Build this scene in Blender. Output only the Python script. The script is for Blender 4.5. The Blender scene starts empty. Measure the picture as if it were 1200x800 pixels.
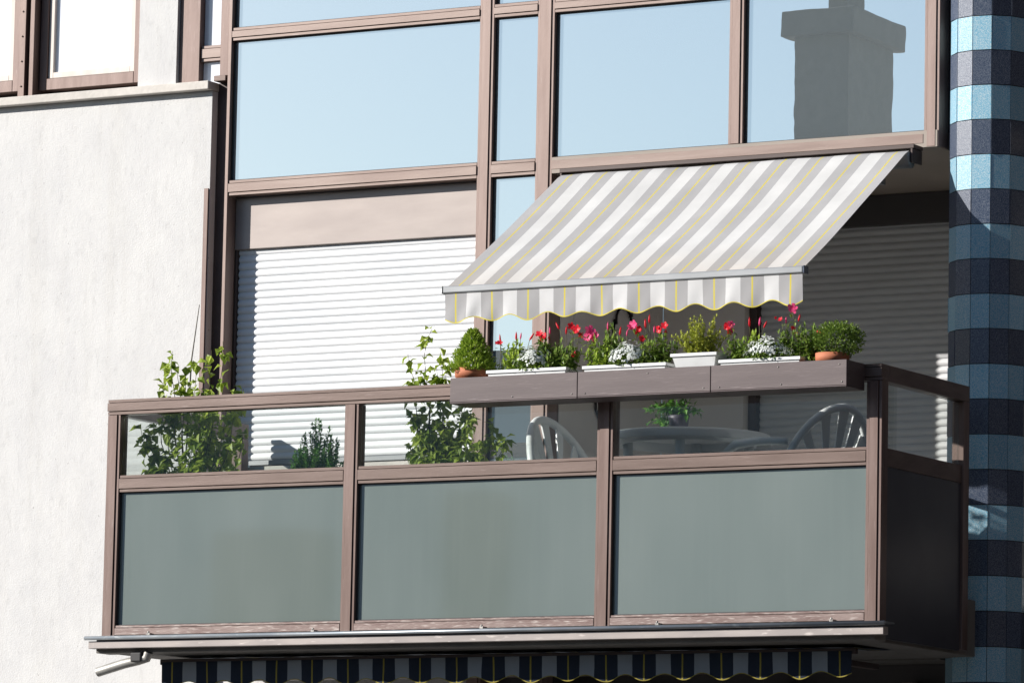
import bpy, math, random
from mathutils import Vector, Matrix, noise
R = math.radians
sc = bpy.context.scene
col = sc.collection
random.seed(7)

# ------------------------------------------------------------------ materials
def nt(name):
    m = bpy.data.materials.new(name); m.use_nodes = True
    t = m.node_tree; b = t.nodes['Principled BSDF']
    return m, t, b

def pmat(name, c1, c2=None, scale=8, stretch=(1, 1, 1), rough=.6, metal=0, bump=0, bscale=60, spec=.5, detail=6,
         c3=None, s3=40, t3=(.6, .75), coat=0, rough2=None):
    """two-tone noise colour, optional third tone in small patches, optional bump"""
    m, t, b = nt(name); N = t.nodes; L = t.links
    tc = N.new('ShaderNodeTexCoord'); mp = N.new('ShaderNodeMapping'); mp.inputs['Scale'].default_value = stretch
    L.new(tc.outputs['Object'], mp.inputs[0])
    b.inputs['Roughness'].default_value = rough; b.inputs['Metallic'].default_value = metal
    b.inputs['Specular IOR Level'].default_value = spec
    b.inputs['Coat Weight'].default_value = coat
    c2 = c2 or tuple(x*.8 for x in c1)
    no = N.new('ShaderNodeTexNoise'); no.inputs['Scale'].default_value = scale; no.inputs['Detail'].default_value = detail
    L.new(mp.outputs[0], no.inputs['Vector'])
    cr = N.new('ShaderNodeValToRGB'); cr.color_ramp.elements[0].position = .35; cr.color_ramp.elements[1].position = .65
    cr.color_ramp.elements[0].color = (*c1, 1); cr.color_ramp.elements[1].color = (*c2, 1)
    L.new(no.outputs['Fac'], cr.inputs[0]); out = cr.outputs[0]
    if c3:
        n3 = N.new('ShaderNodeTexNoise'); n3.inputs['Scale'].default_value = s3; n3.inputs['Detail'].default_value = 8
        L.new(mp.outputs[0], n3.inputs['Vector'])
        r3 = N.new('ShaderNodeValToRGB'); r3.color_ramp.elements[0].position = t3[0]; r3.color_ramp.elements[1].position = t3[1]
        r3.color_ramp.elements[0].color = (0, 0, 0, 1)
        L.new(n3.outputs['Fac'], r3.inputs[0])
        mx = N.new('ShaderNodeMix'); mx.data_type = 'RGBA'; mx.inputs['B'].default_value = (*c3, 1)
        L.new(r3.outputs[0], mx.inputs['Factor']); L.new(out, mx.inputs['A']); out = mx.outputs['Result']
    L.new(out, b.inputs['Base Color'])
    if rough2 is not None:
        mr = N.new('ShaderNodeMapRange'); mr.inputs['To Min'].default_value = rough; mr.inputs['To Max'].default_value = rough2
        mr.inputs['From Min'].default_value = .3; mr.inputs['From Max'].default_value = .7
        L.new(no.outputs['Fac'], mr.inputs['Value']); L.new(mr.outputs[0], b.inputs['Roughness'])
    if bump:
        nb = N.new('ShaderNodeTexNoise'); nb.inputs['Scale'].default_value = bscale; nb.inputs['Detail'].default_value = 5
        L.new(mp.outputs[0], nb.inputs['Vector'])
        bp = N.new('ShaderNodeBump'); bp.inputs['Strength'].default_value = bump; bp.inputs['Distance'].default_value = .01
        L.new(nb.outputs['Fac'], bp.inputs['Height']); L.new(bp.outputs[0], b.inputs['Normal'])
    return m

M = {}
# bronze aluminium, weathered along its length
M['bronze'] = pmat('bronze', (.105, .068, .055), (.150, .104, .088), 6, (.35, 1, 4), .42, .25, .04, 90, c3=(.24, .19, .175), s3=30, t3=(.64, .82))
M['bronze_v'] = pmat('bronze_v', (.118, .073, .060), (.168, .114, .098), 6, (4, 4, .35), .42, .25, .04, 90, c3=(.24, .185, .175), s3=30, t3=(.64, .82))
M['frame'] = pmat('frame', (.205, .143, .120), (.265, .197, .168), 6, (.35, 1, 4), .45, .15, .04, 90, c3=(.33, .27, .25), s3=30, t3=(.64, .82))  # paler copy of the bronze, flare haze put into the facade frame colour
M['frame_v'] = pmat('frame_v', (.205, .139, .117), (.27, .194, .167), 6, (4, 4, .35), .45, .15, .04, 90, c3=(.32, .26, .24), s3=30, t3=(.64, .82))  # same flare-lightened colour for the uprights
M['bronze_worn'] = pmat('bronze_worn', (.13, .08, .07), (.21, .155, .14), 9, (.5, 1, 4), .45, .2, .1, 90, c3=(.42, .37, .34), s3=34, t3=(.54, .72))
M['bronze_dark'] = pmat('bronze_dark', (.05, .033, .03), (.065, .045, .04), 4, rough=.5, metal=.2)
M['trough'] = pmat('trough', (.085, .063, .064), (.105, .080, .080), 5, (.5, 1, 5), .55, .1, .05, 50, c3=(.18, .145, .145), s3=18, t3=(.62, .78))
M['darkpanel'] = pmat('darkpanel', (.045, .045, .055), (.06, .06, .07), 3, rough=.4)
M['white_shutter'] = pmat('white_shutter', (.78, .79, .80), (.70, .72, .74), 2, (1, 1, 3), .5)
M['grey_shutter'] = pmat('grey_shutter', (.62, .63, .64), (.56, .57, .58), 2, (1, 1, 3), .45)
M['shutter_box'] = pmat('shutter_box', (.36, .31, .285), (.31, .265, .245), 3, (1, 1, 4), .35, .2)
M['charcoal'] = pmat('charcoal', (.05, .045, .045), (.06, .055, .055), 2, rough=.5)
M['beige_wall'] = pmat('beige_wall', (.78, .74, .70), (.72, .68, .65), 3, rough=.8, bump=.1)
M['bounce_pale'] = pmat('bounce_pale', (.55, .52, .48), (.48, .45, .42), 8, rough=.6)
M['ceiling'] = pmat('ceiling', (.34, .29, .25), (.30, .26, .22), 3, rough=.7)
M['blocker_dark'] = pmat('blocker_dark', (.055, .045, .04), (.04, .033, .03), 3, rough=.9, bump=.3)
M['sill_stone'] = pmat('sill_stone', (.62, .58, .53), (.5, .47, .43), 9, (1, 1, 1), .7, bump=.2)
M['grout'] = pmat('grout', (.035, .04, .045), (.06, .065, .07), 30, rough=.9)
M['alu'] = pmat('alu', (.27, .28, .29), (.22, .23, .24), 5, (1, 1, 3), .4, .4)
M['gutter'] = pmat('gutter', (.22, .25, .28), (.32, .34, .36), 5, (1, 1, 3), .35, .5, c3=(.45, .47, .48), s3=20)
M['fascia'] = pmat('fascia', (.36, .32, .30), (.27, .24, .23), 4, (1, 1, 4), .55, .1, c3=(.55, .5, .47), s3=15)
M['zinc'] = pmat('zinc', (.30, .29, .27), (.42, .41, .38), 14, (1, 1, 1), .5, .4)
M['concrete'] = pmat('concrete', (.17, .16, .15), (.13, .125, .115), 5, rough=.9, bump=.2)
M['soil'] = pmat('soil', (.03, .02, .015), (.05, .035, .025), 40, rough=1, bump=.6)
M['terracotta'] = pmat('terracotta', (.50, .17, .085), (.42, .14, .07), 18, rough=.75)
M['table_plastic'] = pmat('table_plastic', (.86, .87, .87), (.80, .81, .82), 6, rough=.4)
M['white_plastic'] = pmat('white_plastic', (.74, .75, .75), (.66, .67, .67), 6, rough=.35, c3=(.5, .5, .47), s3=12)
M['chair_plastic'] = pmat('chair_plastic', (.84, .86, .87), (.78, .80, .81), 5, rough=.32, c3=(.6, .62, .62), s3=12)
M['dark_pot'] = pmat('dark_pot', (.05, .045, .065), (.07, .06, .085), 12, rough=.5)
M['brown_pot'] = pmat('brown_pot', (.16, .09, .06), (.12, .07, .05), 12, rough=.7)
M['iron'] = pmat('iron', (.02, .02, .022), (.04, .03, .03), 20, rough=.6, metal=.6)
M['cane'] = pmat('cane', (.10, .09, .075), (.14, .12, .09), 30, rough=.7)
M['stem'] = pmat('stem', (.09, .07, .03), (.10, .11, .035), 20, rough=.7)
M['asphalt'] = pmat('asphalt', (.05, .05, .05), (.065, .065, .063), 3, rough=.9, bump=.3)
M['paving'] = pmat('paving', (.16, .155, .15), (.13, .125, .12), 2, rough=.9, bump=.2)
M['kerb'] = pmat('kerb', (.36, .35, .33), (.3, .29, .28), 4, rough=.9)
M['road_paint'] = pmat('road_paint', (.7, .7, .68), (.55, .55, .54), 20, rough=.8)
M['far_wall'] = pmat('far_wall', (.70, .72, .70), (.64, .66, .65), .4, rough=.9)
M['far_wall_dark'] = pmat('far_wall_dark', (.07, .08, .075), (.06, .065, .06), .4, rough=.9)
M['far_glass'] = pmat('far_glass', (.03, .035, .04), (.04, .045, .05), .5, rough=.1)
M['far_brick'] = pmat('far_brick', (.16, .145, .12), (.13, .12, .10), 4, rough=.95, bump=.5, bscale=12)
M['rubber'] = pmat('rubber', (.012, .012, .014), (.015, .015, .017), 10, rough=.6)
M['bolt'] = pmat('bolt', (.45, .43, .40), (.2, .19, .18), 60, rough=.4, metal=.6)

def plaster():
    m, t, b = nt('plaster'); N = t.nodes; L = t.links
    tc = N.new('ShaderNodeTexCoord')
    def noi(scale, st=(1, 1, 1), det=6, ro=.55):
        mp = N.new('ShaderNodeMapping'); mp.inputs['Scale'].default_value = st; L.new(tc.outputs['Object'], mp.inputs[0])
        n = N.new('ShaderNodeTexNoise'); n.inputs['Scale'].default_value = scale; n.inputs['Detail'].default_value = det
        n.inputs['Roughness'].default_value = ro; L.new(mp.outputs[0], n.inputs['Vector']); return n.outputs['Fac']
    def ramp(f, a, b_, ca, cb):
        r = N.new('ShaderNodeValToRGB'); r.color_ramp.elements[0].position = a; r.color_ramp.elements[1].position = b_
        r.color_ramp.elements[0].color = (*ca, 1); r.color_ramp.elements[1].color = (*cb, 1); L.new(f, r.inputs[0]); return r.outputs[0]
    def mul(a, c, f=1):
        x = N.new('ShaderNodeMix'); x.data_type = 'RGBA'; x.blend_type = 'MULTIPLY'; x.inputs['Factor'].default_value = f
        L.new(a, x.inputs['A']); L.new(c, x.inputs['B']); return x.outputs['Result']
    base = ramp(noi(1.1), .3, .72, (.645, .64, .625), (.60, .597, .59))
    base = mul(base, ramp(noi(4, (1.3, 1.3, .8), 8, .7), .36, .60, (.91, .91, .92), (1, 1, 1)))
    base = mul(base, ramp(noi(16, (1.6, 1.6, .6), 8, .7), .34, .46, (.90, .90, .90), (1, 1, 1)))
    base = mul(base, ramp(noi(55, (1, 1, .8), 4), .25, .33, (.50, .48, .47), (1, 1, 1)))
    base = mul(base, ramp(noi(2.1, (3.5, 3.5, .22), 5, .6), .33, .50, (.96, .955, .945), (1, 1, 1)))
    L.new(base, b.inputs['Base Color']); b.inputs['Roughness'].default_value = .9
    bp = N.new('ShaderNodeBump'); bp.inputs['Strength'].default_value = .40; bp.inputs['Distance'].default_value = .004
    ad = N.new('ShaderNodeMath'); ad.operation = 'ADD'
    L.new(noi(30, (1.15, 1.15, .9), 8, .65), ad.inputs[0]); L.new(noi(120, (1, 1, 1), 3), ad.inputs[1])
    L.new(ad.outputs[0], bp.inputs['Height']); L.new(bp.outputs[0], b.inputs['Normal'])
    return m
M['plaster'] = plaster()

def tile_mat(name, c1, c2, sp):
    m, t, b = nt(name); N = t.nodes; L = t.links
    tc = N.new('ShaderNodeTexCoord')
    n1 = N.new('ShaderNodeTexNoise'); n1.inputs['Scale'].default_value = 260; n1.inputs['Detail'].default_value = 2
    L.new(tc.outputs['Object'], n1.inputs['Vector'])
    r = N.new('ShaderNodeValToRGB'); r.color_ramp.elements[0].position = .42; r.color_ramp.elements[1].position = .62
    r.color_ramp.elements[0].color = (*c1, 1); r.color_ramp.elements[1].color = (*c2, 1)
    L.new(n1.outputs['Fac'], r.inputs[0])
    g = N.new('ShaderNodeNewGeometry')
    v = N.new('ShaderNodeMapRange'); v.inputs['To Min'].default_value = .82; v.inputs['To Max'].default_value = 1.15
    L.new(g.outputs['Random Per Island'], v.inputs['Value'])
    h = N.new('ShaderNodeHueSaturation'); L.new(r.outputs[0], h.inputs['Color']); L.new(v.outputs[0], h.inputs['Value'])
    L.new(h.outputs[0], b.inputs['Base Color'])
    b.inputs['Roughness'].default_value = .32; b.inputs['Specular IOR Level'].default_value = sp
    bp = N.new('ShaderNodeBump'); bp.inputs['Strength'].default_value = .25; bp.inputs['Distance'].default_value = .002
    L.new(n1.outputs['Fac'], bp.inputs['Height']); L.new(bp.outputs[0], b.inputs['Normal'])
    return m
M['tile_light'] = tile_mat('tile_light', (.15, .37, .51), (.44, .56, .61), .4)
M['tile_dark'] = tile_mat('tile_dark', (.028, .045, .085), (.13, .15, .19), .5)

def glass_upper():
    # sun-control glazing: tinted body with a strong mirror coat
    m, t, b = nt('glass_upper'); N = t.nodes; L = t.links
    b.inputs['Base Color'].default_value = (.34, .42, .46, 1); b.inputs['Roughness'].default_value = .5
    gl = N.new('ShaderNodeBsdfGlossy'); gl.inputs['Roughness'].default_value = .0; gl.inputs['Color'].default_value = (.83, .86, .835, 1)
    mx = N.new('ShaderNodeMixShader')
    lw = N.new('ShaderNodeFresnel'); lw.inputs['IOR'].default_value = 1.5
    mr = N.new('ShaderNodeMapRange'); mr.inputs['To Min'].default_value = .80; mr.inputs['To Max'].default_value = 1
    L.new(lw.outputs[0], mr.inputs['Value']); L.new(mr.outputs[0], mx.inputs[0])
    L.new(b.outputs[0], mx.inputs[1]); L.new(gl.outputs[0], mx.inputs[2])
    L.new(mx.outputs[0], N['Material Output'].inputs[0])
    tc = N.new('ShaderNodeTexCoord'); no = N.new('ShaderNodeTexNoise'); no.inputs['Scale'].default_value = 9; no.inputs['Detail'].default_value = 1
    L.new(tc.outputs['Object'], no.inputs['Vector'])
    bp = N.new('ShaderNodeBump'); bp.inputs['Strength'].default_value = .002; bp.inputs['Distance'].default_value = .01
    L.new(no.outputs['Fac'], bp.inputs['Height']); L.new(bp.outputs[0], gl.inputs['Normal'])
    return m
M['glass_upper'] = glass_upper()

def glass_clear(name, tint, refl):
    m = bpy.data.materials.new(name); m.use_nodes = True; t = m.node_tree; N = t.nodes; L = t.links
    N.remove(N['Principled BSDF'])
    tr = N.new('ShaderNodeBsdfTransparent'); tr.inputs['Color'].default_value = (*tint, 1)
    gl = N.new('ShaderNodeBsdfGlossy'); gl.inputs['Roughness'].default_value = .01
    mx = N.new('ShaderNodeMixShader'); lw = N.new('ShaderNodeLayerWeight'); lw.inputs['Blend'].default_value = .5
    pw = N.new('ShaderNodeMath'); pw.operation = 'POWER'; pw.inputs[1].default_value = 5; L.new(lw.outputs['Facing'], pw.inputs[0])
    mr = N.new('ShaderNodeMapRange'); mr.inputs['To Min'].default_value = refl; mr.inputs['To Max'].default_value = 1
    L.new(pw.outputs[0], mr.inputs['Value']); L.new(mr.outputs[0], mx.inputs[0])
    L.new(tr.outputs[0], mx.inputs[1]); L.new(gl.outputs[0], mx.inputs[2]); L.new(mx.outputs[0], N['Material Output'].inputs[0])
    return m
M['glass_clear'] = glass_clear('glass_clear', (.955, .975, .965), .10)

def panel_mat():
    # back-painted grey-green glass, rain streaked and a little dusty
    m, t, b = nt('panel_glass'); N = t.nodes; L = t.links
    tc = N.new('ShaderNodeTexCoord')
    def noi(scale, st, det):
        mp = N.new('ShaderNodeMapping'); mp.inputs['Scale'].default_value = st; L.new(tc.outputs['Object'], mp.inputs[0])
        n = N.new('ShaderNodeTexNoise'); n.inputs['Scale'].default_value = scale; n.inputs['Detail'].default_value = det; L.new(mp.outputs[0], n.inputs['Vector']); return n.outputs['Fac']
    r = N.new('ShaderNodeValToRGB'); r.color_ramp.elements[0].position = .3; r.color_ramp.elements[1].position = .7
    r.color_ramp.elements[0].color = (.195, .238, .222, 1); r.color_ramp.elements[1].color = (.235, .278, .260, 1)
    L.new(noi(1.3, (1.6, 1, .6), 3), r.inputs[0])
    st = N.new('ShaderNodeValToRGB'); st.color_ramp.elements[0].position = .50; st.color_ramp.elements[1].position = .75
    st.color_ramp.elements[0].color = (0, 0, 0, 1); st.color_ramp.elements[1].color = (.06, .06, .06, 1)
    L.new(noi(6, (5, 1, .25), 6), st.inputs[0])
    mix = N.new('ShaderNodeMix'); mix.data_type = 'RGBA'; mix.inputs['B'].default_value = (.33, .37, .355, 1)
    L.new(st.outputs[0], mix.inputs['Factor']); L.new(r.outputs[0], mix.inputs['A']); L.new(mix.outputs['Result'], b.inputs['Base Color'])
    b.inputs['Roughness'].default_value = .5; b.inputs['Specular IOR Level'].default_value = 0
    gl = N.new('ShaderNodeBsdfGlossy'); gl.inputs['Roughness'].default_value = .03
    mx = N.new('ShaderNodeMixShader'); mx.inputs[0].default_value = .34
    L.new(b.outputs[0], mx.inputs[1]); L.new(gl.outputs[0], mx.inputs[2]); L.new(mx.outputs[0], N['Material Output'].inputs[0])
    return m
M['panel_glass'] = panel_mat()

def cloth(name, c, trans=.25, dirt=None):
    m, t, b = nt(name); N = t.nodes; L = t.links
    tc = N.new('ShaderNodeTexCoord')
    no = N.new('ShaderNodeTexNoise'); no.inputs['Scale'].default_value = 5; no.inputs['Detail'].default_value = 6
    L.new(tc.outputs['Object'], no.inputs['Vector'])
    r = N.new('ShaderNodeValToRGB'); r.color_ramp.elements[0].position = .3; r.color_ramp.elements[1].position = .7
    r.color_ramp.elements[0].color = (*[x*.88 for x in c], 1); r.color_ramp.elements[1].color = (*c, 1)
    L.new(no.outputs['Fac'], r.inputs[0]); out = r.outputs[0]
    if dirt:   # grime washed down towards the front hem
        sp = N.new('ShaderNodeSeparateXYZ'); L.new(tc.outputs['Object'], sp.inputs[0])
        mr = N.new('ShaderNodeMapRange'); mr.inputs['From Min'].default_value = -.80; mr.inputs['From Max'].default_value = -1.12
        L.new(sp.outputs['Y'], mr.inputs['Value'])
        mu = N.new('ShaderNodeMath'); mu.operation = 'MULTIPLY'; L.new(mr.outputs[0], mu.inputs[0]); L.new(no.outputs['Fac'], mu.inputs[1])
        mx = N.new('ShaderNodeMix'); mx.data_type = 'RGBA'; mx.blend_type = 'MULTIPLY'; mx.inputs['B'].default_value = (*dirt, 1)
        L.new(mu.outputs[0], mx.inputs['Factor']); L.new(out, mx.inputs['A']); out = mx.outputs['Result']
    L.new(out, b.inputs['Base Color']); b.inputs['Roughness'].default_value = .85; b.inputs['Specular IOR Level'].default_value = .2
    tr = N.new('ShaderNodeBsdfTranslucent'); L.new(out, tr.inputs['Color'])
    mx = N.new('ShaderNodeMixShader'); mx.inputs[0].default_value = trans
    L.new(b.outputs[0], mx.inputs[1]); L.new(tr.outputs[0], mx.inputs[2]); L.new(mx.outputs[0], N['Material Output'].inputs[0])
    return m
M['cloth_grey'] = cloth('cloth_grey', (.56, .555, .56), .32, (.92, .82, .70))
M['cloth_white'] = cloth('cloth_white', (.86, .86, .85), .32, (.93, .84, .75))
M['valance_grey'] = cloth('valance_grey', (.50, .495, .50), .3)
M['valance_white'] = cloth('valance_white', (.84, .84, .84), .3)
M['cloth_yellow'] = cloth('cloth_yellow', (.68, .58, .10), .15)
M['cloth_yellow_shaded'] = cloth('cloth_yellow_shaded', (.30, .25, .05), .1)  # yellow line of the lower awning, dimmed in colour for the slab's shade
M['cloth_navy'] = cloth('cloth_navy', (.02, .028, .045), .1)  # navy stripe, its colour deepened for the shade under the slab
M['cloth_white_shaded'] = cloth('cloth_white_shaded', (.27, .30, .33), .15)  # white stripe with the shade under the slab put into its colour

def leafmat(name, c1, c2, trans=.3, rough=.4):
    m, t, b = nt(name); N = t.nodes; L = t.links
    g = N.new('ShaderNodeNewGeometry'); r = N.new('ShaderNodeValToRGB')
    r.color_ramp.elements[0].color = (*c1, 1); r.color_ramp.elements[1].color = (*c2, 1)
    L.new(g.outputs['Random Per Island'], r.inputs[0]); L.new(r.outputs[0], b.inputs['Base Color'])
    b.inputs['Roughness'].default_value = rough; b.inputs['Specular IOR Level'].default_value = .25
    tr = N.new('ShaderNodeBsdfTranslucent'); L.new(r.outputs[0], tr.inputs['Color'])
    mx = N.new('ShaderNodeMixShader'); mx.inputs[0].default_value = trans
    L.new(b.outputs[0], mx.inputs[1]); L.new(tr.outputs[0], mx.inputs[2]); L.new(mx.outputs[0], N['Material Output'].inputs[0])
    return m
M['leaf'] = leafmat('leaf', (.08, .15, .025), (.24, .34, .06))
M['leaf_bright'] = leafmat('leaf_bright', (.20, .32, .035), (.44, .56, .08))
M['leaf_dark'] = leafmat('leaf_dark', (.05, .16, .025), (.15, .34, .05), .35)
M['leaf_yellow'] = leafmat('leaf_yellow', (.28, .34, .04), (.52, .54, .09))
M['leaf_vine'] = leafmat('leaf_vine', (.16, .25, .03), (.46, .56, .09), .45)
M['petal_red'] = leafmat('petal_red', (.62, .012, .02), (.75, .02, .04), .25)
M['petal_pink'] = leafmat('petal_pink', (.78, .05, .20), (.85, .12, .28), .25)
M['petal_white'] = leafmat('petal_white', (.62, .66, .62), (.82, .84, .82), .25)

# ------------------------------------------------------------------ mesh builder
class MB:
    def __init__(s): s.v = []; s.f = []; s.m = []; s.sm = []
    def add(s, vs, fs, mi=0, smooth=False):
        o = len(s.v); s.v += [tuple(v) for v in vs]
        for f in fs: s.f.append(tuple(i+o for i in f)); s.m.append(mi); s.sm.append(smooth)
        return s
    def box(s, x0, x1, y0, y1, z0, z1, mi=0):
        vs = [(x, y, z) for z in (z0, z1) for y in (y0, y1) for x in (x0, x1)]
        return s.add(vs, [(0, 2, 3, 1), (4, 5, 7, 6), (0, 1, 5, 4), (2, 6, 7, 3), (0, 4, 6, 2), (1, 3, 7, 5)], mi)
    def tube(s, pts, r, n=8, mi=0, cap=True, smooth=True):
        pts = [Vector(p) for p in pts]; rs = r if isinstance(r, (list, tuple)) else [r]*len(pts)
        vs = []; u = None
        for i, p in enumerate(pts):
            d = (pts[min(i+1, len(pts)-1)]-pts[max(i-1, 0)]).normalized()
            if u is None: u = d.orthogonal().normalized()
            u = (u-d*u.dot(d)).normalized(); w = d.cross(u)
            for k in range(n):
                a = 2*math.pi*k/n; vs.append(p+(u*math.cos(a)+w*math.sin(a))*rs[i])
        fs = []
        for i in range(len(pts)-1):
            for k in range(n):
                k2 = (k+1) % n; fs.append((i*n+k, i*n+k2, (i+1)*n+k2, (i+1)*n+k))
        if cap: fs.append(tuple(range(n))[::-1]); fs.append(tuple((len(pts)-1)*n+k for k in range(n)))
        return s.add(vs, fs, mi, smooth)
    def lathe(s, prof, c=(0, 0, 0), n=24, mi=0):
        vs = [(c[0]+r*math.cos(2*math.pi*k/n), c[1]+r*math.sin(2*math.pi*k/n), c[2]+z) for r, z in prof for k in range(n)]
        fs = [(i*n+k, i*n+(k+1) % n, (i+1)*n+(k+1) % n, (i+1)*n+k) for i in range(len(prof)-1) for k in range(n)]
        return s.add(vs, fs, mi, True)
    def leaf(s, p, d, n, L, W, mi=0, fold=.25, droop=.15):
        p = Vector(p); d = d.normalized(); w = d.cross(n)
        if w.length < 1e-4: w = d.orthogonal()
        w.normalize(); n = w.cross(d).normalized()
        a = p+d*L*.45+w*W*.5+n*W*fold; b = p+d*L*.45-w*W*.5+n*W*fold; m = p+d*L*.5; t = p+d*L-n*L*droop
        return s.add([p, a, t, b, m], [(0, 4, 1), (1, 4, 2), (0, 3, 4), (3, 2, 4)], mi, False)
    def build(s, name, mats, parent=None, bevel=0, label=None):
        me = bpy.data.meshes.new(name); me.from_pydata(s.v, [], s.f)
        for m in (mats if isinstance(mats, list) else [mats]): me.materials.append(M[m])
        me.polygons.foreach_set('material_index', s.m); me.polygons.foreach_set('use_smooth', s.sm); me.update()
        o = bpy.data.objects.new(name, me); col.objects.link(o)
        if parent: o.parent = parent
        if bevel:
            b = o.modifiers.new('bevel', 'BEVEL'); b.width = bevel; b.segments = 2; b.limit_method = 'ANGLE'
        if label: o['label'] = label
        return o

def at_parent(o, root):
    """place a mesh written in world coordinates under a root that stands elsewhere"""
    o.data.transform(Matrix.Translation(-Vector(root.location)))
    return o
def empty(name, loc, label, cat, group=None, rz=0):
    o = bpy.data.objects.new(name, None); col.objects.link(o); o.location = loc; o.rotation_euler.z = rz
    o.empty_display_size = .1
    tag(o, label, cat, group); return o
def tag(o, label, cat, group=None, kind=None):
    if label: o['label'] = label
    if cat: o['category'] = cat
    if group: o['group'] = group
    if kind: o['kind'] = kind
    return o
def dup(root, loc, rz, label, group=None):
    r = root.copy(); col.objects.link(r); r.location = loc; r.rotation_euler = (0, 0, rz); r['label'] = label
    if group: r['group'] = group
    for ch in root.children:
        c = ch.copy(); col.objects.link(c); c.parent = r
        for g in ch.children: d = g.copy(); col.objects.link(d); d.parent = c
    return r
def bx(name, mat, parent, x0, x1, y0, y1, z0, z1, bevel=.003, label=None):
    return MB().box(x0, x1, y0, y1, z0, z1).build(name, mat, parent, bevel, label)

# ------------------------------------------------------------------ ground
def struct(o): o['kind'] = 'structure'; return o
struct(MB().add([(-400, -400, 0), (400, -400, 0), (400, 400, 0), (-400, 400, 0)], [(0, 1, 2, 3)]).build('ground', 'paving'))
struct(MB().add([(-200, -38, .004), (200, -38, .004), (200, -8, .004), (-200, -8, .004)], [(0, 1, 2, 3)]).build('road', 'asphalt'))
pv = MB(); pv.box(-200, 200, -7.85, -.3, .004, .13); struct(pv.build('pavement', 'paving'))
kb = MB(); kb.box(-200, 200, -8, -7.852, .004, .14); struct(kb.build('kerb', 'kerb'))
rp = MB()
for i in range(-20, 20): rp.add([(i*6, -23.08, .008), (i*6+3, -23.08, .008), (i*6+3, -22.92, .008), (i*6, -22.92, .008)], [(0, 1, 2, 3)])
struct(rp.build('road_markings', 'road_paint'))

# ------------------------------------------------------------------ the apartment building
B = empty('apartment_building', (0, 0, 0), 'pale plastered apartment house with brown framed windows and a blue tiled round pillar', 'building')
# plaster wall left of the glazing (X < -1.76), window openings above the sill
pw = MB()
pw.box(-14, -1.762, 0, .35, 0, 5.945)
pw.box(-14, -3.9, 0, .35, 5.945, 9)
pw.box(-2.215, -1.985, .0, .35, 5.992, 9)
pw.box(-3.898, -2.217, 0, .35, 7.4, 9)
pw.build('plaster_wall', 'plaster', B)
bx('sill', 'sill_stone', B, -4.0, -1.756, -.05, .12, 5.947, 5.990, .004)
bx('corner_trim', 'bronze_v', B, -1.788, -1.7635, -.012, -.002, 3.3, 5.45, .001)
bx('groove_strip', 'bronze_dark', B, -1.760, -1.6815, .05, .12, 0, 5.99, 0)
bx('groove_cap', 'bronze', B, -1.754, -1.684, -.004, .118, 5.992, 6.02, .002)
# two upper left casement windows
def casement(x0, x1, z0, z1, y, label):
    f = MB()
    w = .045
    f.box(x0, x0+w, y, y+.06, z0, z1); f.box(x1-w, x1, y, y+.06, z0, z1)
    f.box(x0+w, x1-w, y, y+.06, z0, z0+.06); f.box(x0+w, x1-w, y, y+.06, z1-w, z1)
    o = f.build('window', 'bronze_v', B, .003, label)
    s = MB(); a = x0+w+.002; b = x1-w-.002; c = z0+.062; d = z1-w-.002; v = .03
    s.box(a, a+v, y+.012, y+.05, c, d); s.box(b-v, b, y+.012, y+.05, c, d); s.box(a+v, b-v, y+.012, y+.05, c, c+v); s.box(a+v, b-v, y+.012, y+.05, d-v, d)
    s.build('sash', 'sash_light', o, .002)
    MB().box(a+v, b-v, y+.03, y+.036, c+v, d-v).build('pane', 'glass_white', o)
    return o
M['sash_light'] = pmat('sash_light', (.62, .56, .50), (.52, .46, .41), 4, (6, 6, 1), .4)
def gw():
    m, t, b = nt('glass_white'); b.inputs['Base Color'].default_value = (.74, .76, .80, 1); b.inputs['Roughness'].default_value = .03
    b.inputs['Coat Weight'].default_value = 1; b.inputs['Coat Roughness'].default_value = .02; return m
M['glass_white'] = gw()
casement(-2.86, -2.232, 6.03, 7.35, .05, 'right casement window behind a pale blind')
casement(-3.80, -2.962, 6.03, 7.35, .02, 'left casement window cut by the frame edge')
wp = MB(); wp.box(-3.82, -2.222, .13, .33, 5.99, 7.4); wp.build('window_back', 'bronze_dark', B)
pp_ = MB(); pp_.box(-2.955, -2.915, -.005, .125, 5.992, 7.398)
for k in range(8):
    zz = 6.05+.13*k
    pp_.tube([(-2.935, -.005, zz), (-2.935, -.010, zz)], .005, 8)
pp_.build('window_post', 'bronze_v', B, .002)
bx('window_post', 'bronze_v', B, -2.895, -2.868, .005, .125, 5.992, 7.398, .002)

# glazed front: mullions, transoms, panes
def prof_v(name, x0, x1, z0, z1, y0=0, d=.11, mat='frame_v', parent=B, bead=.014):
    m = MB(); g = .0025
    if x1-x0 > .045:
        m.box(x0, x0+bead, y0+.006, y0+d, z0, z1); m.box(x0+bead, x0+bead+g, y0+.014, y0+d, z0, z1)
        m.box(x0+bead+g, x1-bead-g, y0, y0+d, z0, z1); m.box(x1-bead-g, x1-bead, y0+.014, y0+d, z0, z1); m.box(x1-bead, x1, y0+.006, y0+d, z0, z1)
    else: m.box(x0, x1, y0, y0+d, z0, z1)
    return m.build(name, mat, parent, .0012)
def prof_h(name, x0, x1, z0, z1, y0=0, d=.11, mat='frame', parent=B, bead=.014):
    m = MB(); g = .0025
    m.box(x0, x1, y0+.006, y0+d, z0, z0+bead); m.box(x0, x1, y0+.014, y0+d, z0+bead, z0+bead+g)
    m.box(x0, x1, y0, y0+d, z0+bead+g, z1-bead-g); m.box(x0, x1, y0+.014, y0+d, z1-bead-g, z1-bead); m.box(x0, x1, y0+.006, y0+d, z1-bead, z1)
    return m.build(name, mat, parent, .0012)
TOP = 7.6
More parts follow.
